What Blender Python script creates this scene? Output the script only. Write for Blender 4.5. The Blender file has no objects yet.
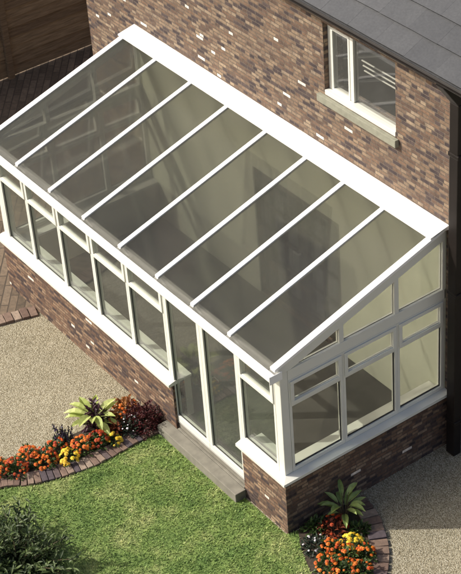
import bpy, bmesh, math, random
from mathutils import Vector, Matrix
random.seed(7)
sc = bpy.context.scene
COL = sc.collection
D = 2.235            # outer face of the house wall
XL = -5.85           # left end of the conservatory
SLOPE = 0.304
def roof_z(y): return 2.274 + SLOPE * (y + 0.04)

# ------------------------------------------------------------------ materials
def new_mat(name):
    m = bpy.data.materials.new(name); m.use_nodes = True
    nt = m.node_tree; nt.nodes.clear()
    out = nt.nodes.new('ShaderNodeOutputMaterial')
    b = nt.nodes.new('ShaderNodeBsdfPrincipled')
    nt.links.new(b.outputs[0], out.inputs[0])
    return m, nt, b, out
def N(nt, t, **kw):
    n = nt.nodes.new(t)
    for k, v in kw.items():
        if k in n.inputs.keys() if hasattr(n.inputs, 'keys') else False: n.inputs[k].default_value = v
        else: setattr(n, k, v)
    return n
def L(nt, a, b): nt.links.new(a, b)
def ramp(nt, fac, stops, interp='LINEAR'):
    r = nt.nodes.new('ShaderNodeValToRGB'); cr = r.color_ramp; cr.interpolation = interp
    while len(cr.elements) < len(stops): cr.elements.new(0.5)
    for e, (p, c) in zip(cr.elements, stops):
        e.position = p; e.color = (c[0], c[1], c[2], 1)
    L(nt, fac, r.inputs[0]); return r.outputs[0]
def coords(nt, kind='Object', scale=None, rot=0):
    t = nt.nodes.new('ShaderNodeTexCoord')
    if scale is None and not rot: return t.outputs[kind]
    mp = nt.nodes.new('ShaderNodeMapping'); L(nt, t.outputs[kind], mp.inputs[0])
    if scale: mp.inputs['Scale'].default_value = scale
    mp.inputs['Rotation'].default_value = (0, 0, rot)
    return mp.outputs[0]
def noise(nt, vec, scale, detail=4, rough=.55):
    n = nt.nodes.new('ShaderNodeTexNoise'); n.inputs['Scale'].default_value = scale
    n.inputs['Detail'].default_value = detail; n.inputs['Roughness'].default_value = rough
    L(nt, vec, n.inputs['Vector']); return n
def mixc(nt, fac, a, b, mode='MIX'):
    m = nt.nodes.new('ShaderNodeMix'); m.data_type = 'RGBA'; m.blend_type = mode
    for s, v in ((m.inputs[0], fac), (m.inputs[6], a), (m.inputs[7], b)):
        if hasattr(v, 'links') or hasattr(v, 'is_output'): L(nt, v, s)
        elif isinstance(v, (int, float)): s.default_value = v
        else: s.default_value = (v[0], v[1], v[2], 1)
    return m.outputs[2]
def math_(nt, op, a, b=0.0):
    m = nt.nodes.new('ShaderNodeMath'); m.operation = op
    for s, v in ((m.inputs[0], a), (m.inputs[1], b)):
        if isinstance(v, (int, float)): s.default_value = v
        else: L(nt, v, s)
    return m.outputs[0]
def bump(nt, b, h, strength=.5, dist=.01):
    n = nt.nodes.new('ShaderNodeBump'); n.inputs['Strength'].default_value = strength
    n.inputs['Distance'].default_value = dist; L(nt, h, n.inputs['Height']); L(nt, n.outputs[0], b.inputs['Normal'])

def simple(name, col, rough=.5, var=.0, scale=8, island=0, spec=.5, bmp=0):
    m, nt, b, o = new_mat(name)
    b.inputs['Roughness'].default_value = rough
    b.inputs['Specular IOR Level'].default_value = spec
    c = None
    if var:
        n = noise(nt, coords(nt), scale)
        c = ramp(nt, n.outputs['Fac'], [(.3, [x * (1 - var) for x in col]), (.7, [min(1, x * (1 + var)) for x in col])])
        if bmp: bump(nt, b, n.outputs['Fac'], bmp, .004)
    if island:
        g = nt.nodes.new('ShaderNodeNewGeometry')
        r = ramp(nt, g.outputs['Random Per Island'], [(0, [1 - island] * 3), (1, [1 + island] * 3)])
        c = mixc(nt, 1.0, c if c else col, r, 'MULTIPLY')
    if c: L(nt, c, b.inputs['Base Color'])
    else: b.inputs['Base Color'].default_value = (*col, 1)
    return m

def brick_mat(name, stops, mortar, bw=.145, rh=.0455, white=True):
    m, nt, b, o = new_mat(name)
    uv = coords(nt, 'UV')
    # slight waviness so that the courses are not ruled
    wn = noise(nt, uv, 6, 2); wob = nt.nodes.new('ShaderNodeVectorMath'); wob.operation = 'MULTIPLY_ADD'
    L(nt, wn.outputs['Color'], wob.inputs[0]); wob.inputs[1].default_value = (.012, .008, 0); L(nt, uv, wob.inputs[2])
    t = nt.nodes.new('ShaderNodeTexBrick'); L(nt, wob.outputs[0], t.inputs['Vector'])
    t.offset = .5; t.squash = .6; t.squash_frequency = 3
    for k, v in (('Scale', 1), ('Brick Width', bw), ('Row Height', rh), ('Mortar Size', .0055), ('Mortar Smooth', .4), ('Bias', 0)):
        t.inputs[k].default_value = v
    t.inputs['Color1'].default_value = (0, 0, 0, 1); t.inputs['Color2'].default_value = (1, 1, 1, 1)
    t.inputs['Mortar'].default_value = (.5, .5, .5, 1)
    c = ramp(nt, t.outputs['Color'], stops, 'CONSTANT')
    n1 = noise(nt, uv, 28, 4); n2 = noise(nt, uv, 1.1, 3); n3 = noise(nt, uv, 9, 3)
    c = mixc(nt, .6, c, ramp(nt, n1.outputs['Fac'], [(.25, (.55, .55, .58)), (.75, (1.45, 1.4, 1.35))]), 'MULTIPLY')
    c = mixc(nt, .6, c, ramp(nt, n3.outputs['Fac'], [(.3, (.6, .6, .65)), (.7, (1.35, 1.3, 1.2))]), 'MULTIPLY')
    c = mixc(nt, .5, c, ramp(nt, n2.outputs['Fac'], [(.3, (.8, .8, .85)), (.7, (1.2, 1.15, 1.1))]), 'MULTIPLY')
    mo = mixc(nt, .6, mortar, ramp(nt, n1.outputs['Fac'], [(.3, (.6, .6, .6)), (.7, (1.4, 1.4, 1.4))]), 'MULTIPLY')
    L(nt, mixc(nt, t.outputs['Fac'], c, mo), b.inputs['Base Color'])
    b.inputs['Roughness'].default_value = .85; b.inputs['Specular IOR Level'].default_value = .25
    h = math_(nt, 'SUBTRACT', math_(nt, 'MULTIPLY', n1.outputs['Fac'], .5), t.outputs['Fac'])
    bump(nt, b, h, .9, .012)
    return m
BR = [(0, (.065, .052, .054)), (.11, (.19, .138, .10)), (.25, (.12, .085, .068)), (.37, (.245, .188, .135)), (.52, (.17, .115, .083)),
      (.64, (.085, .067, .066)), (.71, (.215, .158, .116)), (.84, (.285, .228, .168)), (.91, (.145, .10, .077)), (.981, (.78, .76, .70))]
M = {}
M['brick'] = brick_mat('mixed_stock_brick', BR, (.15, .122, .10))
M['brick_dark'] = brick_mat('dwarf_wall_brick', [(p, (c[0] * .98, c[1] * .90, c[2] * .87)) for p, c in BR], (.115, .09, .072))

M['pvc'] = simple('white_upvc', (.71, .71, .65), .32, .03, 3, spec=.5)
M['pane_pale'] = simple('pane_reflection_pale', (.62, .62, .62), .9, .08, 6)  # for the added sheets that make the inner door panes look pale
M['darkwood'] = simple('dark_stained_door', (.05, .042, .035), .5, .15, 6)
M['pvc_roof'] = simple('white_roof_capping', (.86, .86, .84), .4, .02, 3)
M['gasket'] = simple('black_rubber', (.03, .03, .03), .6)
M['metal'] = simple('satin_metal', (.5, .5, .48), .35); M['metal'].node_tree.nodes['Principled BSDF'].inputs['Metallic'].default_value = .8
M['black'] = simple('black_gutter_plastic', (.013, .010, .009), .5, .2, 5, spec=.25)
M['fascia'] = simple('dark_brown_fascia', (.03, .021, .017), .6, .2, 5, spec=.25)
M['plaster'] = simple('cream_plaster', (.60, .615, .485), .9, .05, 2.5)
M['inner'] = simple('pale_plaster_lining', (.55, .53, .45), .9, .05, 3)
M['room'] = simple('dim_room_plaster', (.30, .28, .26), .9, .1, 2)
M['floor'] = simple('dark_floor_tile', (.075, .069, .064), .4, .12, 4)
M['stone'] = simple('sill_stone', (.25, .25, .195), .85, .15, 14, bmp=.3)
M['concrete'] = simple('step_concrete', (.20, .188, .155), .9, .18, 9, bmp=.5)

def glass(name, tint, refl_rough=.02, gain=1.0, haze=0, refract=False, opal=0, blur=0):
    m, nt, b, o = new_mat(name); nt.nodes.remove(b)
    tr = nt.nodes.new('ShaderNodeBsdfRefraction' if refract else 'ShaderNodeBsdfTransparent'); tr.inputs[0].default_value = (*tint, 1)
    if refract: tr.inputs['Roughness'].default_value = 0; tr.inputs['IOR'].default_value = 1.3
    gl = nt.nodes.new('ShaderNodeBsdfGlossy'); gl.inputs['Roughness'].default_value = refl_rough
    n = noise(nt, coords(nt), 1.6, 2); bn = nt.nodes.new('ShaderNodeBump'); bn.inputs['Strength'].default_value = .12
    bn.inputs['Distance'].default_value = .02; L(nt, n.outputs['Fac'], bn.inputs['Height']); L(nt, bn.outputs[0], gl.inputs['Normal'])
    lw = nt.nodes.new('ShaderNodeLayerWeight'); lw.inputs[0].default_value = .5
    f = math_(nt, 'MULTIPLY', math_(nt, 'ADD', math_(nt, 'MULTIPLY', math_(nt, 'POWER', lw.outputs['Facing'], 5.0), .9), .04), gain)
    mx = nt.nodes.new('ShaderNodeMixShader'); L(nt, f, mx.inputs[0]); L(nt, tr.outputs[0], mx.inputs[1]); L(nt, gl.outputs[0], mx.inputs[2])
    
    res = mx.outputs[0]
    if blur:
        rf = nt.nodes.new('ShaderNodeBsdfRefraction'); rf.inputs[0].default_value = (*tint, 1); rf.inputs['Roughness'].default_value = .16; rf.inputs['IOR'].default_value = 1.25
        m4 = nt.nodes.new('ShaderNodeMixShader'); m4.inputs[0].default_value = blur; L(nt, res, m4.inputs[1]); L(nt, rf.outputs[0], m4.inputs[2]); res = m4.outputs[0]
    if opal:                                  # light scattered on its way through the tinted sheet
        tl = nt.nodes.new('ShaderNodeBsdfTranslucent'); tl.inputs[0].default_value = (.9, .9, .85, 1)
        m3 = nt.nodes.new('ShaderNodeMixShader'); m3.inputs[0].default_value = opal; L(nt, res, m3.inputs[1]); L(nt, tl.outputs[0], m3.inputs[2]); res = m3.outputs[0]
    if haze:                                  # pale grey veil painted over the pane in place of hazy reflection
        df = nt.nodes.new('ShaderNodeBsdfDiffuse'); df.inputs[0].default_value = (.40, .41, .40, 1)
        m2 = nt.nodes.new('ShaderNodeMixShader'); n3 = noise(nt, coords(nt), 1.1, 5, .6)
        hz = nt.nodes.new('ShaderNodeMapRange'); L(nt, n3.outputs['Fac'], hz.inputs[0]); hz.inputs[1].default_value = .3; hz.inputs[2].default_value = .7
        hz.inputs[3].default_value = haze * .7; hz.inputs[4].default_value = haze * 1.3
        L(nt, hz.outputs[0], m2.inputs[0]); L(nt, res, m2.inputs[1]); L(nt, df.outputs[0], m2.inputs[2]); res = m2.outputs[0]
    L(nt, res, o.inputs[0]); return m
M['glass'] = glass('window_glass', (.89, .91, .88), .03, 1, .055)
M['hazyglass'] = glass('painted_haze_glass', (.84, .85, .82), .05, 1, .11)  # more of the painted reflection haze, for the left end panes
M['roofglass'] = glass('tinted_roof_glass', (.725, .72, .70), .12, 1, .03, False, .07, .42)
M['endglass'] = glass('end_window_glass', (.93, .935, .915), .02, 1, .05, True)
M['houseglass'] = glass('house_window_glass', (.9, .9, .89), .02, 1, .07)

def slate_mat():
    m, nt, b, o = new_mat('grey_roof_slate')
    g = nt.nodes.new('ShaderNodeNewGeometry'); v = coords(nt)
    c = ramp(nt, g.outputs['Random Per Island'], [(0, (.046, .049, .055)), (.5, (.060, .063, .069)), (1, (.078, .081, .087))])
    n = noise(nt, v, 5, 6, .65); n2 = noise(nt, v, 40, 4)
    c = mixc(nt, .7, c, ramp(nt, n.outputs['Fac'], [(.3, (.8, .8, .82)), (.7, (1.2, 1.18, 1.16))]), 'MULTIPLY')
    c = mixc(nt, .35, c, ramp(nt, n2.outputs['Fac'], [(.3, (.7, .7, .7)), (.7, (1.3, 1.3, 1.3))]), 'MULTIPLY')
    L(nt, c, b.inputs['Base Color']); b.inputs['Roughness'].default_value = .6; bump(nt, b, n2.outputs['Fac'], .3, .004); return m
M['slate'] = slate_mat()

def wood_mat():
    m, nt, b, o = new_mat('dark_fence_timber')
    v = coords(nt, 'Object', (1, 1.2, 14)); n = noise(nt, v, 3, 6, .6)
    g = nt.nodes.new('ShaderNodeNewGeometry')
    c = ramp(nt, n.outputs['Fac'], [(.3, (.16, .115, .07)), (.55, (.26, .19, .12)), (.75, (.36, .27, .175))])
    c = mixc(nt, 1, c, ramp(nt, g.outputs['Random Per Island'], [(0, (.7, .66, .64)), (1, (1.25, 1.25, 1.2))]), 'MULTIPLY')
    L(nt, c, b.inputs['Base Color']); b.inputs['Roughness'].default_value = .8; bump(nt, b, n.outputs['Fac'], .4, .006); return m
M['wood'] = wood_mat()

def gravel_mat():
    m, nt, b, o = new_mat('buff_gravel')
    v = coords(nt)
    wn = noise(nt, v, 30, 2); wob = nt.nodes.new('ShaderNodeVectorMath'); wob.operation = 'MULTIPLY_ADD'
    L(nt, wn.outputs['Color'], wob.inputs[0]); wob.inputs[1].default_value = (.01, .01, .01); L(nt, v, wob.inputs[2])
    vo = nt.nodes.new('ShaderNodeTexVoronoi'); vo.inputs['Scale'].default_value = 84; L(nt, wob.outputs[0], vo.inputs['Vector'])
    sep = nt.nodes.new('ShaderNodeSeparateColor'); L(nt, vo.outputs['Color'], sep.inputs[0])
    c = ramp(nt, sep.outputs[0], [(0, (.20, .18, .13)), (.2, (.29, .264, .195)), (.55, (.38, .35, .263)), (.85, (.47, .44, .345)), (1, (.52, .49, .41))])
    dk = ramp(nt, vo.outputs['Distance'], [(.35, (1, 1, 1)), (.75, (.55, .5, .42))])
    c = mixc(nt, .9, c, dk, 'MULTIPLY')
    n = noise(nt, v, 1.3, 5, .6); c = mixc(nt, .6, c, ramp(nt, n.outputs['Fac'], [(.3, (.85, .84, .8)), (.7, (1.15, 1.14, 1.1))]), 'MULTIPLY')
    L(nt, c, b.inputs['Base Color']); b.inputs['Roughness'].default_value = .95; b.inputs['Specular IOR Level'].default_value = .2
    bump(nt, b, math_(nt, 'SUBTRACT', 1.0, vo.outputs['Distance']), .7, .012); return m
M['gravel'] = gravel_mat()

def paving_mat():
    m, nt, b, o = new_mat('brown_clay_pavers')
    v = coords(nt, 'Object', None, math.radians(38))
    t = nt.nodes.new('ShaderNodeTexBrick'); L(nt, v, t.inputs['Vector'])
    for k, q in (('Scale', 1), ('Brick Width', .42), ('Row Height', .105), ('Mortar Size', .009), ('Mortar Smooth', .2), ('Bias', 0)):
        t.inputs[k].default_value = q
    t.inputs['Color1'].default_value = (0, 0, 0, 1); t.inputs['Color2'].default_value = (1, 1, 1, 1); t.inputs['Mortar'].default_value = (.5, .5, .5, 1)
    c = ramp(nt, t.outputs['Color'], [(0, (.10, .078, .057)), (.5, (.145, .112, .082)), (1, (.185, .145, .107))])
    n = noise(nt, coords(nt), 18, 5); n2 = noise(nt, coords(nt), 1.2, 4)
    c = mixc(nt, .7, c, ramp(nt, n.outputs['Fac'], [(.3, (.65, .65, .65)), (.7, (1.35, 1.3, 1.25))]), 'MULTIPLY')
    c = mixc(nt, .7, c, ramp(nt, n2.outputs['Fac'], [(.3, (.75, .75, .75)), (.7, (1.25, 1.2, 1.1))]), 'MULTIPLY')
    L(nt, mixc(nt, t.outputs['Fac'], c, (.075, .058, .042)), b.inputs['Base Color']); b.inputs['Roughness'].default_value = .9
    bump(nt, b, math_(nt, 'SUBTRACT', math_(nt, 'MULTIPLY', n.outputs['Fac'], .4), t.outputs['Fac']), .6, .01); return m
M['paving'] = paving_mat()

def lawn_mat(name, blades):
    m, nt, b, o = new_mat(name)
    v = coords(nt); n = noise(nt, v, 2.3, 5, .6); n2 = noise(nt, v, 17, 4)
    c = ramp(nt, n.outputs['Fac'], [(.3, (.105, .19, .048)), (.5, (.19, .28, .08)), (.70, (.34, .385, .16))])
    c = mixc(nt, .85, c, ramp(nt, n2.outputs['Fac'], [(.3, (.6, .66, .6)), (.7, (1.4, 1.32, 1.3))]), 'MULTIPLY')
    if blades:
        g = nt.nodes.new('ShaderNodeNewGeometry')
        c = mixc(nt, .9, c, ramp(nt, g.outputs['Random Per Island'], [(0, (.55, .62, .5)), (.7, (1.1, 1.1, 1.05)), (.93, (1.5, 1.35, 1.5)), (1, (2.3, 1.75, 2.6))]), 'MULTIPLY')
    else: c = mixc(nt, 1, c, (.75, .75, .72), 'MULTIPLY')
    L(nt, c, b.inputs['Base Color']); b.inputs['Roughness'].default_value = .6; b.inputs['Specular IOR Level'].default_value = .3
    return m
M['lawn'] = lawn_mat('lawn_soil_green', False); M['blade'] = lawn_mat('grass_blade', True)
M['soil'] = simple('dark_bed_soil', (.05, .036, .025), .95, .4, 30, bmp=.8)
def edge_mat():
    m, nt, b, o = new_mat('weathered_edging_brick')
    g = nt.nodes.new('ShaderNodeNewGeometry')
    c = ramp(nt, g.outputs['Random Per Island'], [(0, (.075, .06, .07)), (.16, (.18, .125, .098)), (.42, (.235, .175, .138)), (.62, (.135, .09, .072)), (.82, (.285, .225, .178)), (.90, (.105, .078, .078))], 'CONSTANT')
    n = noise(nt, coords(nt), 22, 5, .65)
    c = mixc(nt, .8, c, ramp(nt, n.outputs['Fac'], [(.3, (.65, .63, .62)), (.7, (1.35, 1.3, 1.25))]), 'MULTIPLY')
    L(nt, c, b.inputs['Base Color']); b.inputs['Roughness'].default_value = .9; bump(nt, b, n.outputs['Fac'], .5, .006); return m
M['edge'] = edge_mat()

def leaf_mat(name, c0, c1, rough=.45, trans=.25, obj=False):
    m, nt, b, o = new_mat(name)
    g = nt.nodes.new('ShaderNodeNewGeometry'); n = noise(nt, coords(nt), 25, 3)
    if obj: g = nt.nodes.new('ShaderNodeObjectInfo')
    c = ramp(nt, g.outputs['Random' if obj else 'Random Per Island'], [(0, c0), (1, c1)])
    c = mixc(nt, .6, c, ramp(nt, n.outputs['Fac'], [(.3, (.7, .7, .7)), (.7, (1.3, 1.3, 1.3))]), 'MULTIPLY')
    L(nt, c, b.inputs['Base Color']); b.inputs['Roughness'].default_value = rough; b.inputs['Specular IOR Level'].default_value = .35
    if trans:
        t = nt.nodes.new('ShaderNodeBsdfTranslucent'); L(nt, c, t.inputs[0])
        mx = nt.nodes.new('ShaderNodeMixShader'); mx.inputs[0].default_value = trans
        L(nt, b.outputs[0], mx.inputs[1]); L(nt, t.outputs[0], mx.inputs[2]); L(nt, mx.outputs[0], o.inputs[0])
    return m
M['leaf_mari'] = leaf_mat('marigold_leaf', (.025, .05, .012), (.07, .12, .03))
M['leaf_lime'] = leaf_mat('lime_leaf', (.36, .44, .10), (.60, .66, .26), .45, .3)
M['leaf_hosta'] = leaf_mat('mid_green_leaf', (.24, .34, .09), (.40, .50, .18), .45, .3)
M['leaf_purple'] = leaf_mat('purple_black_leaf', (.018, .008, .014), (.06, .02, .032), .4, .1)
M['leaf_burg'] = leaf_mat('burgundy_leaf', (.035, .006, .007), (.085, .014, .015), .5, .15)
M['leaf_coleus'] = leaf_mat('coleus_leaf', (.16, .055, .018), (.42, .18, .05), .5, .2)
M['leaf_bronze'] = leaf_mat('bronze_leaf', (.12, .028, .015), (.27, .07, .03), .5, .2)
M['leaf_dark'] = leaf_mat('dark_bedding_leaf', (.012, .02, .014), (.035, .05, .03), .45, .1)
M['leaf_shrub'] = leaf_mat('glossy_shrub_leaf', (.022, .04, .015), (.11, .155, .05), .5, .2)
M['stem'] = simple('brown_stem', (.09, .07, .035), .8, .2, 20)
M['orange'] = leaf_mat('orange_petal', (.48, .055, .01), (.82, .25, .03), .6, .15, True)
M['red'] = leaf_mat('red_orange_petal', (.32, .022, .01), (.72, .14, .022), .6, .15, True)
M['yellow'] = leaf_mat('yellow_petal', (.70, .40, .015), (.88, .70, .07), .6, .15, True)
M['lilac'] = leaf_mat('white_lilac_petal', (.45, .40, .52), (.80, .78, .80), .6, .15)
M['violet'] = leaf_mat('dark_violet_petal', (.015, .01, .05), (.06, .04, .12), .6, .1)

# ------------------------------------------------------------------ mesh helpers
class MB:
    def __init__(s): s.v = []; s.f = []
    def add(s, vs, fs):
        o = len(s.v); s.v += [tuple(p) for p in vs]; s.f += [tuple(i + o for i in f) for f in fs]; return s
    def box(s, x0, x1, y0, y1, z0, z1):
        if x0 > x1: x0, x1 = x1, x0
        if y0 > y1: y0, y1 = y1, y0
        if z0 > z1: z0, z1 = z1, z0
        return s.add([(x0, y0, z0), (x1, y0, z0), (x1, y1, z0), (x0, y1, z0), (x0, y0, z1), (x1, y0, z1), (x1, y1, z1), (x0, y1, z1)],
                     [(3, 2, 1, 0), (4, 5, 6, 7), (0, 1, 5, 4), (1, 2, 6, 5), (2, 3, 7, 6), (3, 0, 4, 7)])
    def prism(s, poly, axis, a0, a1):            # poly in the two other axes (in xyz order), extruded along axis
        def P(p, a):
            q = list(p); q.insert(axis, a); return q
        n = len(poly); vs = [P(p, a0) for p in poly] + [P(p, a1) for p in poly]
        fs = [tuple(range(n)), tuple(range(2 * n - 1, n - 1, -1))] + [(i, i + n, (i + 1) % n + n, (i + 1) % n) for i in range(n)]
        return s.add(vs, fs)
    def tube(s, pts, r, n=8):
        pts = [Vector(p) for p in pts]; rings = []
        for i, p in enumerate(pts):
            d = (pts[min(i + 1, len(pts) - 1)] - pts[max(i - 1, 0)]).normalized()
            a = d.orthogonal().normalized(); b = d.cross(a)
            rr = r[i] if isinstance(r, (list, tuple)) else r
            rings.append([p + (a * math.cos(2 * math.pi * k / n) + b * math.sin(2 * math.pi * k / n)) * rr for k in range(n)])
        vs = [q for ring in rings for q in ring]; fs = []
        for i in range(len(pts) - 1):
            for k in range(n): fs.append((i * n + k, i * n + (k + 1) % n, (i + 1) * n + (k + 1) % n, (i + 1) * n + k))
        fs += [tuple(range(n - 1, -1, -1)), tuple((len(pts) - 1) * n + k for k in range(n))]
        return s.add(vs, fs)
    def leaf(s, base, d, length, width, droop=.4, up=Vector((0, 0, 1)), seg=4, fold=.15):
        d = Vector(d).normalized(); side = d.cross(up)
        if side.length < 1e-3: side = Vector((1, 0, 0))
        side.normalize(); p = Vector(base); vs = []; fs = []; cur = d.copy()
        prof = [.25, .85, 1.0, .7, .05] if seg == 4 else [.4, 1.0, .05]
        for i in range(seg + 1):
            nrm = side.cross(cur).normalized(); w = width * .5 * prof[i]
            vs += [p - side * w + nrm * w * fold * 2, p.copy(), p + side * w + nrm * w * fold * 2]
            if i < seg:
                p = p + cur * (length / seg); cur = (cur + Vector((0, 0, -droop / seg))).normalized()
                a = i * 3; fs += [(a, a + 1, a + 4, a + 3), (a + 1, a + 2, a + 5, a + 4)]
        return s.add(vs, fs)
    def flower(s, c, nrm, r, petals=7, layers=2, cup=.35):
        nrm = Vector(nrm).normalized(); a = nrm.orthogonal().normalized(); b = nrm.cross(a); c = Vector(c)
        for l in range(layers):
            rr = r * (1 - .35 * l); off = nrm * r * .28 * l; ph = random.random() * 6.28
            vs = [c + off + nrm * r * .1]; fs = []
            for k in range(petals):
                for j, (da, q, h) in enumerate(((-.42, .75, cup * .7), (0, 1.0, cup), (.42, .75, cup * .7))):
                    t = ph + 2 * math.pi * (k + da) / petals
                    vs.append(c + off + (a * math.cos(t) + b * math.sin(t)) * rr * q - nrm * rr * (h - .3) * .6)
                i = 1 + 3 * k; fs.append((0, i, i + 1, i + 2))
            s.add(vs, fs)
        return s
    def build(s, name, mat, parent=None, bevel=0, kind=None, loc=None, smooth=False, seg=2):
        me = bpy.data.meshes.new(name)
        off = Vector((0, 0, 0))
        if parent is not None:
            off = wloc(parent)
        elif loc is not None: off = Vector(loc)
        me.from_pydata([Vector(p) - off for p in s.v], [], s.f)
        me.update()
        if len(me.polygons) < 6000 and not (name in ('foliage', 'flower') or kind):
            bm = bmesh.new(); bm.from_mesh(me); bmesh.ops.recalc_face_normals(bm, faces=bm.faces); bm.to_mesh(me); bm.free()
        uvl = me.uv_layers.new(name='UVMap')
        for p in me.polygons:
            n = p.normal; ax = max(range(3), key=lambda i: abs(n[i]))
            for li in p.loop_indices:
                q = Vector(me.vertices[me.loops[li].vertex_index].co) + off
                uvl.data[li].uv = (q.y, q.z) if ax == 0 else ((q.x, q.z) if ax == 1 else (q.x, q.y))
            if smooth: p.use_smooth = True
        if isinstance(mat, str): mat = M[mat]
        me.materials.append(mat)
        o = bpy.data.objects.new(name, me); COL.objects.link(o)
        if parent is not None: o.parent = parent
        elif loc is not None: o.location = loc
        if bevel:
            bv = o.modifiers.new('bevel', 'BEVEL'); bv.width = bevel; bv.segments = seg; bv.limit_method = 'ANGLE'
        if kind: o['kind'] = kind
        return o
def wloc(o):
    v = Vector(o.location)
    while o.parent: o = o.parent; v += Vector(o.location)
    return v
def thing(name, label, cat, loc=(0, 0, 0), group=None):
    o = bpy.data.objects.new(name, None); COL.objects.link(o); o.location = loc; o.empty_display_size = .1
    o['label'] = label; o['category'] = cat
    if group: o['group'] = group
    return o
def tag(o, label, cat, group=None):
    o['label'] = label; o['category'] = cat
    if group: o['group'] = group
    return o
def dup(root, loc, rotz, label, scale=1):
    r = root.copy(); COL.objects.link(r); r.location = loc; r.rotation_euler = (0, 0, rotz); r['label'] = label; r.scale = (scale,) * 3
    for ch in list(root.children):
        c = ch.copy(); COL.objects.link(c); c.parent = r
        for g in ch.children:
            d = g.copy(); COL.objects.link(d); d.parent = c
    return r

# ------------------------------------------------------------------ ground
def sheet(name, poly, z, mat, sub=False):
    mb = MB(); n = len(poly); mb.add([(x, y, z) for x, y in poly], [tuple(range(n))])
    return mb.build(name, mat, kind='structure')
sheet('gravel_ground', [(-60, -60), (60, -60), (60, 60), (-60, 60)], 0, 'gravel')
KL = [(-2.95, -2.9), (-2.80, -2.4), (-2.70, -1.98), (-2.53, -1.7), (-2.42, -1.4), (-2.345, -1.05), (-2.335, -.78), (-2.35, -.42), (-2.335, -.14)]   # centre of left edging
KR = [(.05, .88), (.28, .845), (.52, .755), (.76, .62), (.98, .44), (1.14, .22), (1.24, -.05), (1.30, -.4), (1.33, -1.2)]
def smooth_path(pts, n=8):
    out = []
    for i in range(len(pts) - 1):
        p0 = Vector(pts[max(i - 1, 0)]); p1 = Vector(pts[i]); p2 = Vector(pts[i + 1]); p3 = Vector(pts[min(i + 2, len(pts) - 1)])
        for k in range(n):
            t = k / n
            out.append(.5 * ((2 * p1) + (p2 - p0) * t + (2 * p0 - 5 * p1 + 4 * p2 - p3) * t * t + (3 * p1 - p0 - 3 * p2 + p3) * t ** 3))
    out.append(Vector(pts[-1])); return out
def offset(path, d):
    r = []
    for i, p in enumerate(path):
        t = (path[min(i + 1, len(path) - 1)] - path[max(i - 1, 0)]).normalized(); r.append(p + Vector((-t.y, t.x)) * d)
    return r
pl, pr = smooth_path(KL), smooth_path(KR)
lo = offset(pl, -.095)            # lawn side of the left edging
LAWN_L = [(p.x, p.y) for p in lo]
BED_R = [(.02, .12), (.2, .0), (.42, -.1), (.62, -.17), (.85, -.22), (1.05, -.3), (1.12, -1.2)]
lawn_poly = LAWN_L + [(-2.24, -.02), (-.02, -.02)] + BED_R + [(1.12, -6), (-4.5, -6), (-3.4, -4)]
sheet('lawn', lawn_poly, .006, 'lawn')
sheet('paving', [(-16, -8), (-6.2, -8), (-5.62, -2.2), (-5.28, -.55), (-5.12, -.0), (-5.12, .1), (-5.8, 9), (-16, 9)], .005, 'paving')
li_ = offset(pl, .09)
sheet('flower_bed', [(p.x, p.y) for p in li_] + [(-2.3, -.01), (-2.72, -.02), (-2.84, -.42), (-2.87, -.95), (-2.9, -1.4), (-3.0, -1.7), (-3.15, -2.1), (-3.4, -2.9)], .009, 'soil')
sheet('flower_bed', BED_R + [(p.x, p.y) for p in reversed(offset(pr, -.09))], .010, 'soil')
def edging(path, width, step, h, mb):
    d = [0]
    for i in range(1, len(path)): d.append(d[-1] + (path[i] - path[i - 1]).length)
    s = step * .5
    while s < d[-1]:
        i = max(k for k in range(len(d)) if d[k] <= s); i = min(i, len(path) - 2)
        t = (path[i + 1] - path[i]).normalized(); p = path[i] + t * (s - d[i]); n = Vector((-t.y, t.x))
        w = width * .5 * random.uniform(.95, 1.05); q = step * .47 * random.uniform(.94, 1.03); hh = h + random.uniform(-.006, .006)
        ang = random.uniform(-.03, .03); t2 = Vector((t.x * math.cos(ang) - t.y * math.sin(ang), t.x * math.sin(ang) + t.y * math.cos(ang))); n2 = Vector((-t2.y, t2.x))
        c = [p - t2 * q - n2 * w, p + t2 * q - n2 * w, p + t2 * q + n2 * w, p - t2 * q + n2 * w]; tl = random.uniform(-.003, .003)
        mb.add([(a.x, a.y, -.02) for a in c] + [(a.x, a.y, hh + (tl if k < 2 else -tl)) for k, a in enumerate(c)],
               [(3, 2, 1, 0), (4, 5, 6, 7), (0, 1, 5, 4), (1, 2, 6, 5), (2, 3, 7, 6), (3, 0, 4, 7)])
        s += step
for path, st in ((pl, .074), (pr, .112), (smooth_path([(-5.16, -.02), (-5.27, -.4), (-5.4, -.9), (-5.62, -1.7), (-5.85, -2.6)]), .105)):
    mb = MB(); edging(path, .2, st, .035, mb); mb.build('brick_edging', 'edge', bevel=.006, kind='structure')

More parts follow.
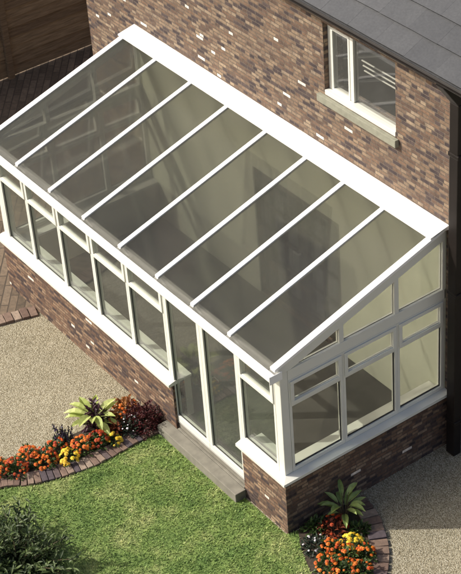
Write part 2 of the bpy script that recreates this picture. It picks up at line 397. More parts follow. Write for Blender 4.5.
# grass blades
def inside(p, poly):
    c = False; n = len(poly)
    for i in range(n):
        (x1, y1), (x2, y2) = poly[i], poly[i - 1]
        if (y1 > p[1]) != (y2 > p[1]) and p[0] < (x2 - x1) * (p[1] - y1) / (y2 - y1) + x1: c = not c
    return c
mb = MB(); cnt = 0
while cnt < 62000:
    x = random.uniform(-2.95, 1.12); y = random.uniform(-3.0, 0.1)
    if y < -2.9 + .0 * x or not inside((x, y), lawn_poly): continue
    if -.74 < x < 0 and y > -.03: continue
    if -2.24 < x < -.73 and y > -.16: continue
    # nearer rows only where the camera looks
    if y < -.75 * 0 - 3.0: continue
    a = random.uniform(0, 6.283); h = random.uniform(.010, .030); w = random.uniform(.003, .0055); le = random.uniform(.2, 1.1) * h
    dx, dy = math.cos(a), math.sin(a); sx, sy = -dy * w, dx * w
    mb.v += [(x - sx, y - sy, .004), (x + sx, y + sy, .004), (x + dx * le * .4 + sx * .8, y + dy * le * .4 + sy * .8, h * .7), (x + dx * le * .4 - sx * .8, y + dy * le * .4 - sy * .8, h * .7), (x + dx * le, y + dy * le, h)]
    k = cnt * 5; mb.f += [(k, k + 1, k + 2, k + 3), (k + 3, k + 2, k + 4)]; cnt += 1
gr = mb.build('grass', 'blade', kind='stuff'); tag(gr, 'short sunlit green grass of the lawn', 'grass')

# ------------------------------------------------------------------ house
house = thing('brick_house', 'brown brick house with grey slate roof behind the white conservatory', 'house', (-3.4, D, 0))
HX0, HX1, HB = -6.95, .065, D + 6.0
WX0, WX1, WZ0, WZ1 = -1.99, -.82, 3.655, 4.53          # upper window opening
FX0, FX1, FZ0, FZ1 = -3.42, -1.80, .2, 2.06            # garden door opening
T = .26
mb = MB()
y0, y1 = D, D + T
xs = [HX0, FX0, FX1, WX0, WX1, HX1]
mb.box(HX0, FX0, y0, y1, 0, 4.76); mb.box(FX0, FX1, y0, y1, 0, FZ0); mb.box(FX0, WX0, y0, y1, FZ1, 4.76)
mb.box(WX0, FX1, y0, y1, FZ1, WZ0); mb.box(FX1, WX1, y0, y1, 0, WZ0) if False else mb.box(FX1, WX1, y0, y1, 0, WZ0)
mb.box(WX0, WX1, y0, y1, WZ1, 4.76); mb.box(WX1, HX1, y0, y1, 0, 4.76)
wall = mb.build('wall', 'brick', house)
mb = MB(); PIT = math.tan(math.radians(30)); ridge_y = (D + HB) / 2; rz = 4.76 + (ridge_y - D) * PIT
for x0, x1 in ((HX0, HX0 + T), (HX1 - T, HX1)):
    mb.prism([(y1, 0), (HB, 0), (HB, 4.76), (ridge_y, rz - .05), (y1, 4.78)], 0, x0, x1)
mb.box(HX0 + T, HX1 - T, HB - T, HB, 0, 4.76); mb.build('wall', 'brick', house)
mb = MB()                                             # dim rooms behind the openings
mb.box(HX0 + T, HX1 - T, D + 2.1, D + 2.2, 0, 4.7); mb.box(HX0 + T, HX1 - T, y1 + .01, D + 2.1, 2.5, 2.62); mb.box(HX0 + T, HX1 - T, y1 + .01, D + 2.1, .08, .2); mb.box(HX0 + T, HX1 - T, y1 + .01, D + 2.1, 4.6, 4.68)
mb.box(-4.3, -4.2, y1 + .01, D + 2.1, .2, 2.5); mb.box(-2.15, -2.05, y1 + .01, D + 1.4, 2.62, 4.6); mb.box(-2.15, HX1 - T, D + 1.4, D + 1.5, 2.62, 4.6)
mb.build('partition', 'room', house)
# slates
mb = MB(); ca, sa = math.cos(math.radians(30)), math.sin(math.radians(30))
EY, EZ = D - .25, 4.862
RX0, RX1 = HX0 - .3, HX1 + .75
nrow = 14; gauge = .272; wS = .43
for r in range(nrow):
    x = RX0 - (wS / 2 if r % 2 else 0)
    while x < RX1:
        a, b_ = max(x, RX0), min(x + wS, RX1)
        if b_ - a > .03:
            s0 = r * gauge; s1 = s0 + gauge * 1.25; lift = .034; g = .0006; tj = random.uniform(-.001, .001); dj = random.uniform(-.002, .002)
            P = lambda xx, s, n: (xx, EY + s * ca - n * sa, EZ + s * sa + n * ca)
            mb.add([P(a + g, s0 + dj, lift + tj), P(b_ - g, s0 - dj, lift - tj), P(b_ - g, s1, .002), P(a + g, s1, .002),
                    P(a + g, s0 + dj, lift + .008 + tj), P(b_ - g, s0 - dj, lift + .008 - tj), P(b_ - g, s1, .010), P(a + g, s1, .010)],
                   [(3, 2, 1, 0), (4, 5, 6, 7), (0, 1, 5, 4), (1, 2, 6, 5), (2, 3, 7, 6), (3, 0, 4, 7)])
        x += wS
mb.build('roof', 'slate', house)
mb = MB()
mb.prism([(EY + .02, EZ - .03), (ridge_y, EZ - .03 + (ridge_y - EY - .02) * PIT), (2 * ridge_y - EY, EZ - .03), (2 * ridge_y - EY, EZ + .0), (ridge_y, EZ + .0 + (ridge_y - EY - .02) * PIT), (EY + .02, EZ)], 0, RX0 + .01, RX1 - .01)
mb.build('roof_deck', 'slate', house)
mb = MB(); mb.box(RX0, RX1, D - .20, D - .18, 4.74, 4.86); mb.box(RX0, RX1, D - .18, D - .002, 4.742, 4.757); mb.build('fascia', 'fascia', house)
mb = MB(); prof = []
cy_, cz_ = D - .245, 4.832
for k in range(9): t = math.pi + math.pi * k / 8; prof.append((cy_ + .042 * math.cos(t), cz_ + .042 * math.sin(t)))
for k in range(9): t = 2 * math.pi - math.pi * k / 8; prof.append((cy_ + .036 * math.cos(t), cz_ + .036 * math.sin(t)))
mb.prism(prof, 0, RX0, RX1); gut = mb.build('gutter', 'black', house)
mb = MB(); mb.box(.085, .215, D - .085, D + .02, .0, 4.52); mb.prism([(D - .085, 4.52), (D + .02, 4.52), (D - .2, 4.79), (D - .28, 4.79)], 0, .085, .215)
for z in (.45, 2.2, 3.9): mb.box(.070, .230, D - .092, D + .021, z, z + .05)
mb.build('downpipe', 'black', house, bevel=.01)
# upper window
def ring(mb, axis, u0, u1, z0, z1, w, d0, d1, place):
    for a, b, c, e in ((u0, u1, z0, z0 + w), (u0, u1, z1 - w, z1), (u0, u0 + w, z0 + w, z1 - w), (u1 - w, u1, z0 + w, z1 - w)):
        place(mb, a, b, d0, d1, c, e)
def pf(mb, u0, u1, d0, d1, z0, z1): mb.box(u0, u1, d0, d1, z0, z1)                      # front of the conservatory
def pright(mb, u0, u1, d0, d1, z0, z1): mb.box(-d1, -d0, u0, u1, z0, z1)
def pleft(mb, u0, u1, d0, d1, z0, z1): mb.box(XL + d0, XL + d1, u0, u1, z0, z1)
def phouse(mb, u0, u1, d0, d1, z0, z1): mb.box(u0, u1, D + d0, D + d1, z0, z1)
mb = MB(); ring(mb, 0, WX0 + .003, WX1 - .003, WZ0 + .003, WZ1 - .003, .05, .06, .13, phouse); xm = -1.60
phouse(mb, xm - .022, xm + .034, .06, .13, WZ0 + .058, WZ1 - .058)
hw = mb.build('window', 'pvc', house, bevel=.004)
mb = MB(); ring(mb, 0, WX0 + .06, xm - .024, WZ0 + .06, WZ1 - .06, .028, .055, .12, phouse); mb.build('casement', 'pvc', hw, bevel=.004)
mb = MB(); phouse(mb, WX0 + .085, xm - .05, .075, .09, WZ0 + .085, WZ1 - .085); mb.build('glass_pane', 'houseglass', hw)
mb = MB(); phouse(mb, xm + .036, WX1 - .06, .085, .10, WZ0 + .06, WZ1 - .06); mb.build('glass_pane', 'houseglass', hw)
mb = MB(); phouse(mb, WX0 + .004, WX1 - .004, -.005, .058, WZ0 + .003, WZ0 + .062); mb.build('inner_sill', 'pvc', hw, bevel=.006)
mb = MB(); mb.box(WX0 - .08, WX1 + .05, D - .055, D - .001, 3.565, WZ0 - .002); mb.build('window_sill', 'stone', house, bevel=.006)
# garden door of the house, inside the conservatory
fd = None
mb = MB(); ring(mb, 0, FX0 + .003, FX1 - .003, FZ0 + .003, FZ1 - .003, .06, .06, .14, phouse)
fd = mb.build('door', 'darkwood', house, bevel=.004)
xm2 = (FX0 + FX1) / 2
for a, b in ((FX0 + .066, xm2 - .002), (xm2 + .002, FX1 - .066)):
    mb = MB(); ring(mb, 0, a, b, FZ0 + .066, FZ1 - .066, .09, .065, .125, phouse)
    w_ = b - a
    for q in (.5,): phouse(mb, a + w_ * q - .015, a + w_ * q + .015, .07, .12, FZ0 + .156, FZ1 - .156)
    for q in (.25, .5, .75):
        zz = FZ0 + .156 + (FZ1 - FZ0 - .312) * q; phouse(mb, a + .09, a + w_ * .5 - .015, .07, .12, zz - .015, zz + .015); phouse(mb, a + w_ * .5 + .015, b - .09, .07, .12, zz - .015, zz + .015)
    mb.build('door_leaf', 'darkwood', fd, bevel=.003)
    mb = MB(); phouse(mb, a + .085, b - .085, .085, .1, FZ0 + .15, FZ1 - .15); mb.build('glass_pane', 'houseglass', fd)
mb = MB(); mb.tube([(xm2 - .05, D + .03, 1.15), (xm2 - .15, D + .03, 1.15)], .011); mb.tube([(xm2 - .05, D + .068, 1.15), (xm2 - .05, D + .025, 1.15)], .012); mb.build('handle', 'metal', fd)

for a, b, side in ((FX0 + .09, xm2 - .03, 'left'), (xm2 + .03, FX1 - .09, 'right')):  # pale sheets added behind the panes to imitate their reflection
    mb = MB(); n = 60; pts = []
    for k in range(n + 1): pts.append((a + (b - a) * k / n, D + .21 + .018 * math.sin(k * .9) + .006 * math.sin(k * 2.3)))
    mb.prism(pts + [(x, y + .006) for x, y in reversed(pts)], 2, .25, 1.42)
    cu = mb.build('reflection_sheet', 'pane_pale', loc=((a + b) / 2, D + .21, 1.42)); tag(cu, 'pale half-height sheet standing in for reflection behind the %s hand leaf of the inner glazed door' % side, 'reflection stand-in', 'reflection sheets behind the inner door')
# added boards and bars standing in for lines reflected in the upstairs window
sh = thing('reflected_line_boards', 'pale boards standing in for lines reflected in the upstairs window', 'shelf', (-2.0, D + 1.3, 2.62))
for z in (3.35, 3.65, 3.95):
    mb = MB(); mb.prism([(-2.045, D + .28), (-1.24, D + 1.39), (-1.275, D + 1.39), (-2.045, D + .335)], 2, z, z + .022); mb.build('line_board', 'pvc', sh)
mb = MB(); mb.box(-2.04, -2.01, D + 1.35, D + 1.38, 2.62, 4.1); mb.build('line_post', 'pvc', sh)
ar = thing('reflected_line_rail', 'white three bar rail standing in for lines reflected in the upstairs window', 'towel rail', (-1.4, D + .3, 2.62))  # added bars that draw the three reflected diagonal lines
for k in range(3):
    mb = MB(); mb.tube([(-1.72 + .02 * k, D + .30, 4.07 - .055 * k), (-.9, D + .30, 4.07 - .055 * k)], .009); mb.build('rail', 'pvc', ar)
for x in (-.9,):
    mb = MB(); mb.tube([(x, D + .30, 4.09), (x, D + .30, 2.64)], .012); mb.tube([(x, D + .27, 2.635), (x, D + .6, 2.635)], .014); mb.build('post', 'pvc', ar)

# ------------------------------------------------------------------ conservatory
con = thing('conservatory', 'white lean-to conservatory with glass roof on low brick walls', 'conservatory', (-2.9, 1.1, 0))
ZS = .775
MX = [-.77, -1.45, -2.13, -2.87, -3.60, -4.34, -5.07]
# dwarf walls (outer brick leaf) and their plaster lining
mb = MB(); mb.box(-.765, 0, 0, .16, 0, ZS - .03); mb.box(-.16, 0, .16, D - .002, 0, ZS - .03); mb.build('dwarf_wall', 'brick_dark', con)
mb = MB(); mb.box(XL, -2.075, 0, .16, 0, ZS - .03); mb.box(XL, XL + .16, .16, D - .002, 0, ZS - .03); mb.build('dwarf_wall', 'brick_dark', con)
mb = MB(); mb.box(-.765, -.25, .163, .25, .2, ZS - .03); mb.box(-.25, -.163, .163, D - .022, .2, ZS - .03); mb.build('wall_lining', 'inner', con)
mb = MB(); mb.box(XL + .25, -2.075, .163, .25, .2, ZS - .03); mb.box(XL + .163, XL + .25, .163, D - .022, .2, ZS - .03); mb.build('wall_lining', 'inner', con)
# outer sills
mb = MB(); mb.prism([(-.055, ZS - .028), (.10, ZS - .028), (.10, ZS + .028), (.03, ZS + .028), (-.055, ZS + .006)], 0, -.80, -.1)
mb.prism([(.055, ZS - .028), (-.10, ZS - .028), (-.10, ZS + .028), (-.03, ZS + .028), (.055, ZS + .006)], 1, .1, D - .004)
mb.add([(-.1, -.055, ZS - .028), (.055, -.055, ZS - .028), (.055, .1, ZS - .028), (-.1, .1, ZS - .028), (-.1, -.055, ZS + .006), (.055, -.055, ZS + .006), (.055, .1, ZS + .006), (-.1, .1, ZS + .028), (-.1, .03, ZS + .028), (-.03, .1, ZS + .028), (-.03, .03, ZS + .028)],
       [(3, 2, 1, 0), (0, 1, 5, 4), (1, 2, 6, 5), (4, 5, 10, 8), (5, 6, 9, 10), (8, 10, 9, 7), (0, 4, 8, 7, 3), (2, 3, 7, 9, 6)])
mb.build('sill', 'pvc', con)
mb = MB(); mb.prism([(-.055, ZS - .028), (.10, ZS - .028), (.10, ZS + .028), (.03, ZS + .028), (-.055, ZS + .006)], 0, XL - .05, -2.06)
mb.prism([(XL - .055, ZS - .028), (XL + .10, ZS - .028), (XL + .10, ZS + .028), (XL + .03, ZS + .028), (XL - .055, ZS + .006)], 1, .101, D - .004)
mb.build('sill', 'pvc', con)
# inner window boards
mb = MB(); mb.box(-.765, -.27, .102, .27, ZS - .028, ZS + .0); mb.box(-.27, -.102, .102, D - .03, ZS - .028, ZS + .0); mb.build('window_board', 'pvc', con, bevel=.004)
mb = MB(); mb.box(XL + .27, -2.075, .102, .27, ZS - .028, ZS + .0); mb.box(XL + .102, XL + .27, .102, D - .03, ZS - .028, ZS + .0); mb.build('window_board', 'pvc', con, bevel=.004)
# floor and plastered back wall
mb = MB(); mb.box(XL + .16, -.16, .16, D - .022, .0, .2); mb.box(-2.07, -.77, .06, .158, .0, .2); mb.build('floor', 'floor', con)
mb = MB(); a, b = D - .02, D - .003
mb.box(XL + .03, FX0, a, b, .2, 2.9); mb.box(FX1, -.03, a, b, .2, 2.9); mb.box(FX0, FX1, a, b, FZ1, 2.9); mb.build('plaster_wall', 'plaster', con)

FACE, DEP = .03, .07
def window(u0, u1, z0, z1, place, fan=True, zt=(1.70, 1.735)):
    gm_ = 'endglass' if place is pright else ('hazyglass' if place is pleft else 'glass')
    mb = MB(); f = .034
    place(mb, u0 + .001, u1 - .001, FACE, FACE + DEP, z0, z0 + .05); place(mb, u0 + .001, u1 - .001, FACE, FACE + DEP, z1 - f, z1)
    place(mb, u0 + .001, u0 + f, FACE, FACE + DEP, z0 + .05, z1 - f); place(mb, u1 - f, u1 - .001, FACE, FACE + DEP, z0 + .05, z1 - f)
    if fan: place(mb, u0 + f, u1 - f, FACE, FACE + DEP, zt[0], zt[1])
    w = mb.build('window', 'pvc', con, bevel=.003)
    top = zt[0] if fan else z1 - f
    mb = MB(); ring(mb, 0, u0 + f, u1 - f, z0 + .05, top, .011, FACE + .019, FACE + .025, place); mb.build('gasket', 'gasket', w)
    mb = MB(); place(mb, u0 + f + .004, u1 - f - .004, FACE + .026, FACE + .044, z0 + .054, top - .004); mb.build('glass_pane', gm_, w)
    if fan:
        a, b, c, d = u0 + f - .014, u1 - f + .014, zt[1] - .02, z1 - f + .012
        mb = MB(); ring(mb, 0, a, b, c, d, .042, FACE - .014, FACE - .001, place); ring(mb, 0, a + .016, b - .016, c + .022, d - .014, .026, FACE, FACE + .045, place); mb.build('fanlight', 'pvc', w, bevel=.003)
        mb = MB(); place(mb, a + .038, b - .038, FACE + .012, FACE + .028, c + .038, d - .036); mb.build('glass_pane', gm_, w)
        um = (a + b) / 2
        mb = MB(); mb2 = mb; place(mb, um - .05, um + .05, FACE + .046, FACE + .058, c + .012, c + .03); mb.build('handle', 'metal', w)
    return w
ZB = ZS + .030
EAVE = 2.115
for a, b in ((MX[3], MX[2]), (MX[4], MX[3]), (MX[5], MX[4]), (MX[6], MX[5]), (XL + .132, MX[6])): window(a, b, ZB, EAVE, pf)
window(MX[0], -.132, ZB, EAVE, pf)
# posts at the two corners
for x0, x1 in ((-.131, -.03), (XL + .03, XL + .131)):
    mb = MB(); mb.box(x0, x1, .03, .131, ZB, 2.17); mb.build('corner_post', 'pvc', con, bevel=.008)
# doors
for a, b, hx in ((MX[2], MX[1], -1), (MX[1], MX[0], 1)):
    mb = MB(); s_ = .058; z0, z1 = .21, EAVE
    pf(mb, a + .001, b - .001, FACE, FACE + DEP, z0, z0 + .085); pf(mb, a + .001, b - .001, FACE, FACE + DEP, z1 - .05, z1)
    pf(mb, a + .001, a + s_, FACE, FACE + DEP, z0 + .085, z1 - .05); pf(mb, b - s_, b - .001, FACE, FACE + DEP, z0 + .085, z1 - .05)
    d = mb.build('door', 'pvc', con, bevel=.004)
    mb = MB(); ring(mb, 0, a + s_, b - s_, z0 + .085, z1 - .05, .011, FACE + .019, FACE + .025, pf); mb.build('gasket', 'gasket', d)
    mb = MB(); pf(mb, a + s_ + .004, b - s_ - .004, FACE + .026, FACE + .044, z0 + .089, z1 - .054); mb.build('glass_pane', 'glass', d)
    if hx > 0:
        xx = a + .03; mb = MB(); mb.tube([(xx, FACE + .075, 1.2), (xx, FACE + .115, 1.2), (xx + .09, FACE + .115, 1.2)], .008); pf(mb, xx - .013, xx + .013, FACE + .07, FACE + .076, 1.08, 1.28); mb.build('handle', 'metal', d)
mb = MB(); mb.box(-2.13, -.77, .022, .12, .201, .209); mb.build('threshold', 'metal', con, bevel=.003)
mb = MB(); mb.box(-2.074, -.766, .035, .059, .0, .2); mb.build('door_base', 'concrete', con)
# left and right ends
def end(place, xa, xb):
    ys = [.132, .83, 1.56, D - .03]
    HZ = 2.035
    for i in range(3): window(ys[i], ys[i + 1], ZB, HZ, place, True, (1.68, 1.73))
    mb = MB(); place(mb, .132, D - .004, FACE, FACE + DEP, HZ + .001, 2.165); mb.build('head_beam', 'pvc', con, bevel=.004)
    mb = MB(); place(mb, D - .029, D - .021, FACE, FACE + DEP, ZB, HZ); mb.build('wall_trim', 'pvc', con)
    und = lambda y: roof_z(y) - .15
    for y in (.83, 1.56):
        gm = MB(); place(gm, y - .028, y + .028, FACE + .004, FACE + DEP - .004, 2.166, und(y - .028) + .01)
        gm.build('gable_mullion', 'pvc', con)
    edges = [.30, .802, .858, 1.532, 1.588, D - .05]
    for i in (0, 2, 4):
        a_, b_ = edges[i], edges[i + 1]
        poly = [(a_, 2.166), (b_, 2.166), (b_, und(b_)), (a_, max(und(a_), 2.170))]
        mb = MB(); mb.prism(poly, 0, xa, xb); mb.build('glass_pane', 'endglass' if place is pright else 'hazyglass', con)
    mb = MB()
    x0_, x1_ = (-.10, -.022) if place is pright else (XL + .022, XL + .10)
    mb.prism([(.03, 2.171), (.16, 2.171), (D - .022, und(D - .022)), (D - .022, roof_z(D - .022) - .028), (.03, roof_z(.03) - .028)], 0, x0_, x1_); mb.build('gable_rafter', 'pvc', con, bevel=.004)
    mb = MB(); place(mb, D - .05, D - .022, FACE + .002, FACE + DEP - .002, 2.166, und(D - .05)); mb.build('wall_trim', 'pvc', con)
end(pright, -.075, -.06); end(pleft, XL + .06, XL + .075)
# eaves beam and gutter
mb = MB(); mb.box(XL + .03, -.03, .028, .062, EAVE + .001, 2.225); mb.build('eaves_beam', 'pvc', con, bevel=.004)
mb = MB(); gx0, gx1 = XL - .03, .025
mb.prism([(-.122, 2.172), (.024, 2.155), (.024, 2.235), (.012, 2.235), (.012, 2.175), (-.10, 2.190), (-.10, 2.242), (-.068, 2.242), (-.068, 2.256), (-.136, 2.256), (-.136, 2.20)], 0, gx0, gx1)
mb.box(gx0 - .008, gx0, -.136, .024, 2.155, 2.256); mb.box(gx1, gx1 + .008, -.136, .024, 2.155, 2.256)
mb.build('gutter', 'pvc_roof', con, bevel=.004)
# roof bars, panes, flashing
BX = [-.035, -.767, -1.424, -2.08, -2.81, -3.55, -4.28, -5.02, -5.76]
ys0, ys1 = -.045, D - .06
for i, x in enumerate(BX):
    w = .031 if i not in (0, 8) else .04
    mb = MB(); zz = roof_z
    mb.prism([(ys0, zz(ys0) - .02), (ys1, zz(ys1) - .02), (ys1, zz(ys1) + .016), (ys0, zz(ys0) + .016)], 0, x - w, x + w)
    mb.build('roof_bar', 'pvc_roof', con, bevel=.004)
for i in range(8):
    a, b = BX[i + 1] + (.034 if i + 1 < 8 else .04) + .001, BX[i] - (.034 if i else .04) - .001
    mb = MB(); mb.prism([(-.065, roof_z(-.065) - .016), (ys1, roof_z(ys1) - .016), (ys1, roof_z(ys1) + .002), (-.065, roof_z(-.065) + .002)], 0, a, b); mb.build('roof_pane', 'roofglass', con)
mb = MB(); mb.prism([(D - .255, roof_z(D - .255) + .030), (D - .255, roof_z(D - .255) + .052), (D - .002, 2.99), (D - .002, 2.93), (D - .12, roof_z(D - .12) + .030)], 0, -5.81, .012); mb.build('flashing', 'pvc_roof', con, bevel=.005)
mb = MB(); mb.box(XL + .1, -.1, D - .058, D - .021, 2.76, 2.905); mb.build('wall_plate', 'pvc', con)

# door step
mb = MB(); mb.box(-2.26, -.745, -.145, -.003, -.01, .12); mb.box(-2.06, -.78, -.003, .034, -.01, .119)
tag(mb.build('doorstep', 'concrete', loc=(-1.5, -.06, 0), bevel=.008), 'long grey concrete step in front of the conservatory doors', 'step')

# ------------------------------------------------------------------ fence
fe = thing('timber_fence', 'dark brown horizontal board fence beyond the paving', 'fence', (-10.6, 3, 0))
posts = [-2.65, -.85, .95, 2.75, 4.55, 6.35, 8.15]
for y in posts:
    mb = MB(); mb.box(-10.56, -10.46, y - .05, y + .05, 0, 2.05); mb.build('post', 'wood', fe, bevel=.006)
for i in range(len(posts) - 1):
    mb = MB(); z = .03
    while z < 1.95:
        h = .155; o = random.uniform(-.004, .004)
        mb.prism([(-10.55, z), (-10.515 + o, z), (-10.535 + o, z + h + .012), (-10.55, z + h + .012)], 1, posts[i] + .052, posts[i + 1] - .052); z += h
    mb.build('board_panel', 'wood', fe)

# ------------------------------------------------------------------ plants
def rdir(zmin=.1):
    while True:
        v = Vector((random.uniform(-1, 1), random.uniform(-1, 1), random.uniform(zmin, 1)))
        if .1 < v.length <= 1: return v.normalized()
def mound(name, label, cat, loc, r, h, leaves, leafsize, leafmat, flowers=0, fsize=.02, fmat=None, group=None, fl_layers=3, petals=8):
    t = thing(name, label, cat, (loc[0], loc[1], .009), group); c = Vector((loc[0], loc[1], .009))
    mb = MB()
    for k in range(10):
        d = rdir(.3); mb.tube([c, c + Vector((d.x * r * .5, d.y * r * .5, d.z * h * .6))], .003, 5)
    mb.build('stem', 'stem', t)
    mb = MB()
    for k in range(leaves):
        d = rdir(-.05); q = random.uniform(.45, .98) * (1 + .18 * math.sin(3 * math.atan2(d.y, d.x) + loc[0] * 9)); p = c + Vector((d.x * r * q, d.y * r * q, max(.015, d.z * h * q)))
        dd = (d + rdir(-.6) * .9); mb.leaf(p, dd, leafsize * random.uniform(.7, 1.3), leafsize * .45, .6, seg=2)
    mb.build('foliage', leafmat, t)
    if flowers:
        for k in range(flowers):
            mb = MB(); d = rdir(.12); p = c + Vector((d.x * r * 1.0, d.y * r * 1.0, .02 + d.z * h * 1.04))
            mb.flower(p, d * .5 + Vector((.15, -.15, .8)) + rdir(0) * .4, fsize * random.uniform(.55, 1.25), petals, fl_layers)
            mb.build('flower', fmat, t)
    return t
G = 'orange marigolds along the curved brick edging'
for (x, y, r, lab) in [(-2.86, -1.92, .14, 'orange marigold clump nearest the left edge of the photo, on the curved edging'),
                  (-2.72, -1.76, .13, 'second orange marigold clump from the left on the curved edging'),
                  (-2.80, -1.55, .13, 'orange marigold clump behind the others at the gravel, left end of bed'),
                  (-2.66, -1.42, .14, 'full orange marigold clump just left of the bright yellow flowers'),
                  (-2.72, -1.22, .12, 'orange marigold clump in front of the dark spiky plant'),
                  (-2.55, -.98, .13, 'orange marigold clump just right of the bright yellow flowers'),
                  (-2.52, -.78, .11, 'small orange marigold clump just left of the small yellow flowers')]:
    mound('marigold', lab, 'flowers', (x, y), r * 1.12, .17, 190, .05, 'leaf_mari', random.randint(40, 46), .0235, 'red' if random.random() < .8 else 'orange', G)
mound('yellow_flower', 'bright yellow flower clump in the middle of the orange marigolds', 'flowers', (-2.50, -1.19), .12, .14, 80, .05, 'leaf_mari', 34, .028, 'yellow')
mound('yellow_flower', 'smaller yellow flower clump beside the white and violet flowers', 'flowers', (-2.42, -.63), .085, .12, 60, .05, 'leaf_mari', 20, .025, 'yellow')
mound('bedding_plant', 'dark leaved plant with white and violet flowers in the left bed', 'plant', (-2.46, -.38), .14, .2, 220, .05, 'leaf_dark', 15, .014, 'lilac', None, 2, 5)
# lime-leaved plant with dark purple one in its middle
def rosette(name, label, cat, loc, n, length, width, mat, lift=.25, droop=.5, h0=.05, dark=None):
    t = thing(name, label, cat, (loc[0], loc[1], .009)); c = Vector((loc[0], loc[1], .009)); st = MB(); lf = MB()
    for k in range(n):
        a = 2 * math.pi * k / n + random.uniform(-.3, .3); e = lift + random.uniform(-.15, .45); hh = h0 * random.uniform(.6, 1.6)
        d = Vector((math.cos(a), math.sin(a), e)); p = c + Vector((d.x * .07, d.y * .07, hh))
        st.tube([c, p, p + d.normalized() * .03], .005, 5); lf.leaf(p, d, length * random.uniform(.75, 1.15), width * random.uniform(.8, 1.2), droop * random.uniform(.6, 1.4), fold=.25)
    st.build('stem', 'stem', t); lf.build('foliage', mat, t); return t
rosette('lime_plant', 'large yellow-green leaved plant spreading over the gravel', 'plant', (-2.80, -.66), 15, .27, .095, 'leaf_lime', .4, .9, .15)
mound('purple_plant', 'blackish purple leaved plant amid the yellow-green leaves', 'plant', (-2.80, -.62), .15, .33, 190, .085, 'leaf_purple')
mound('coleus', 'orange and copper leaved plant in front of the dwarf wall', 'plant', (-2.74, -.27), .17, .24, 150, .085, 'leaf_coleus', 14, .02, 'orange')
mound('coleus', 'low bronze leaved plant under the yellow-green leaves', 'plant', (-2.56, -.52), .1, .15, 90, .06, 'leaf_bronze')
mound('burgundy_shrub', 'dark burgundy rounded shrub against the end of the step', 'shrub', (-2.46, -.20), .225, .31, 1100, .042, 'leaf_burg')
def spikes(name, label, loc, n, h):
    t = thing(name, label, 'plant', (loc[0], loc[1], .009)); c = Vector((loc[0], loc[1], .009)); st = MB(); lf = MB()
    for k in range(n):
        fl = MB()
        a = random.uniform(0, 6.28); q = random.uniform(0, .09); b = c + Vector((math.cos(a) * q, math.sin(a) * q, 0)); hh = h * random.uniform(.55, 1); tip = b + Vector((math.cos(a) * q * .6, math.sin(a) * q * .6, hh))
        st.tube([b, tip], .004, 5)
        for j in range(9): lf.leaf(b.lerp(tip, random.uniform(.1, .7)), rdir(-.1), .05, .02, .5, seg=2)
        for j in range(9): fl.flower(b.lerp(tip, .55 + .05 * j) + rdir(-1) * .008, rdir(-.2), .014, 5, 1)
        fl.build('flower_spike', 'violet', t)
    st.build('stem', 'stem', t); lf.build('foliage', 'leaf_dark', t); return t
spikes('spiky_plant', 'dark violet flower spikes standing behind the orange marigolds', (-2.80, -1.09), 16, .26)
# right bed
rosette('hosta', 'broad green leaved plant in the shade by the end wall', 'plant', (.20, .60), 17, .24, .07, 'leaf_hosta', .55, .8, .2)
mound('bronze_plant', 'reddish brown bedding plant in shade below the broad green leaves', 'plant', (.27, .40), .16, .15, 130, .06, 'leaf_bronze', 20, .02, 'red')
mound('bedding_plant', 'dark leaved plant with white flowers at the lawn corner of the wall', 'plant', (.36, .08), .13, .17, 230, .045, 'leaf_dark', 13, .014, 'lilac', None, 2, 5)
mound('yellow_flower', 'bright yellow flower clump by the right brick edging', 'flowers', (.60, .38), .13, .16, 80, .05, 'leaf_mari', 34, .029, 'yellow')
G2 = 'orange marigolds in the right hand bed'
for x, y, r, lab in [(.52, .18, .12, 'orange marigold clump between the white flowers and the right yellow clump'), (.70, .24, .13, 'orange marigold clump in front of the right yellow flowers'),
                     (.80, .40, .11, 'orange marigold clump touching the right brick edging'), (.66, .0, .13, 'orange marigold clump of the right bed nearest the lawn'), (.84, .10, .14, 'orange marigold clump at the bottom edge of the photo, middle of right bed'), (.96, .22, .12, 'orange marigold clump at the bottom edge of the photo next to the right edging')]:
    mound('marigold', lab, 'flowers', (x, y), r, .17, 190, .05, 'leaf_mari', 25, .0225, 'orange', G2)
mound('green_plant', 'low plain green plant between the white flowers and the end wall', 'plant', (.14, .26), .12, .12, 150, .06, 'leaf_mari')
mound('green_plant', 'low plain green plant in shade beside the right brick edging', 'plant', (.46, .60), .11, .11, 140, .055, 'leaf_mari')
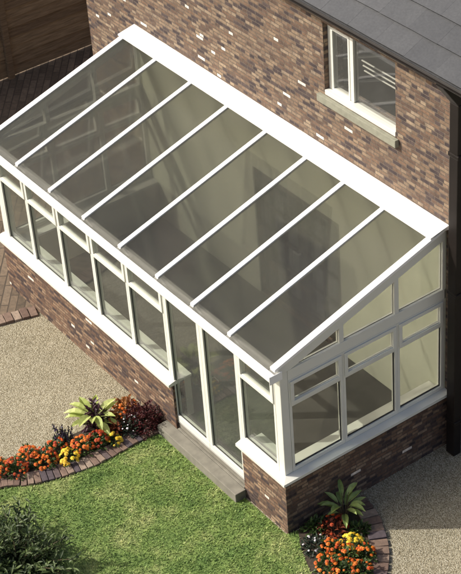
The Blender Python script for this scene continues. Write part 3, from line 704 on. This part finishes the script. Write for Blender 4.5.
# big shrub, bottom left
t = thing('laurel_shrub', 'large dark green leafy shrub at the front left of the lawn', 'shrub', (-1.38, -2.52, .006)); c = Vector((-1.38, -2.52, 0))
st = MB(); lf = MB()
for k in range(70):
    d = rdir(.2); sz = random.uniform(.62, 1.16); tip = c + Vector((d.x * .84 * sz, d.y * .64 * sz, .05 + d.z * .46 * sz))
    mid = c.lerp(tip, .5) + Vector((0, 0, .06)); st.tube([c + Vector((d.x * .03, d.y * .03, 0)), mid, tip], [.011, .007, .003], 5)
    for j in range(48):
        f = random.uniform(.25, 1.05); p = c.lerp(mid, f * 2) if f < .5 else mid.lerp(tip, f * 2 - 1)
        lf.leaf(p + rdir(-1) * .04, (tip - c).normalized() * .5 + rdir(-.4), random.uniform(.05, .115), random.uniform(.016, .036), .5, fold=.2)
st.build('stem', 'stem', t); lf.build('foliage', 'leaf_shrub', t)

# ------------------------------------------------------------------ light, sky, camera
sdir = Vector((.62, .78, -.835)).normalized()
sun = bpy.data.lights.new('sun', 'SUN'); sun.energy = 4.4; sun.angle = math.radians(.5); sun.color = (1, .955, .85)
so = bpy.data.objects.new('sun', sun); COL.objects.link(so); so.rotation_euler = sdir.to_track_quat('-Z', 'Y').to_euler(); so.location = (-8, -10, 12)
w = bpy.data.worlds.new('World'); sc.world = w; w.use_nodes = True; nt = w.node_tree; nt.nodes.clear()
sky = nt.nodes.new('ShaderNodeTexSky'); sky.sky_type = 'NISHITA'; sky.sun_disc = False
sky.dust_density = 6; sky.air_density = .8; sky.ozone_density = .5; sky.sun_elevation = math.asin(-sdir.z); sky.sun_rotation = math.atan2(-sdir.x, -sdir.y)
bg = nt.nodes.new('ShaderNodeBackground'); bg.inputs[1].default_value = .14
out = nt.nodes.new('ShaderNodeOutputWorld'); nt.links.new(sky.outputs[0], bg.inputs[0]); nt.links.new(bg.outputs[0], out.inputs[0])
cam = bpy.data.cameras.new('camera'); co = bpy.data.objects.new('camera', cam); COL.objects.link(co)
co.location = (11.16216, -7.84067, 13.45493); co.rotation_euler = (.930714, .064116, .940388)
cam.sensor_fit = 'VERTICAL'; cam.sensor_height = 36; cam.sensor_width = 36; cam.lens = 36 * 1780.91 / 574; cam.clip_end = 300
sc.camera = co
sc.view_settings.view_transform = 'Standard'; sc.view_settings.look = 'None'; sc.view_settings.exposure = .04; sc.view_settings.gamma = 1; sc.view_settings.use_curve_mapping = False
sc.render.engine = 'CYCLES'; sc.cycles.use_denoising = True; sc.cycles.max_bounces = 10; sc.cycles.transparent_max_bounces = 32; sc.cycles.caustics_reflective = False
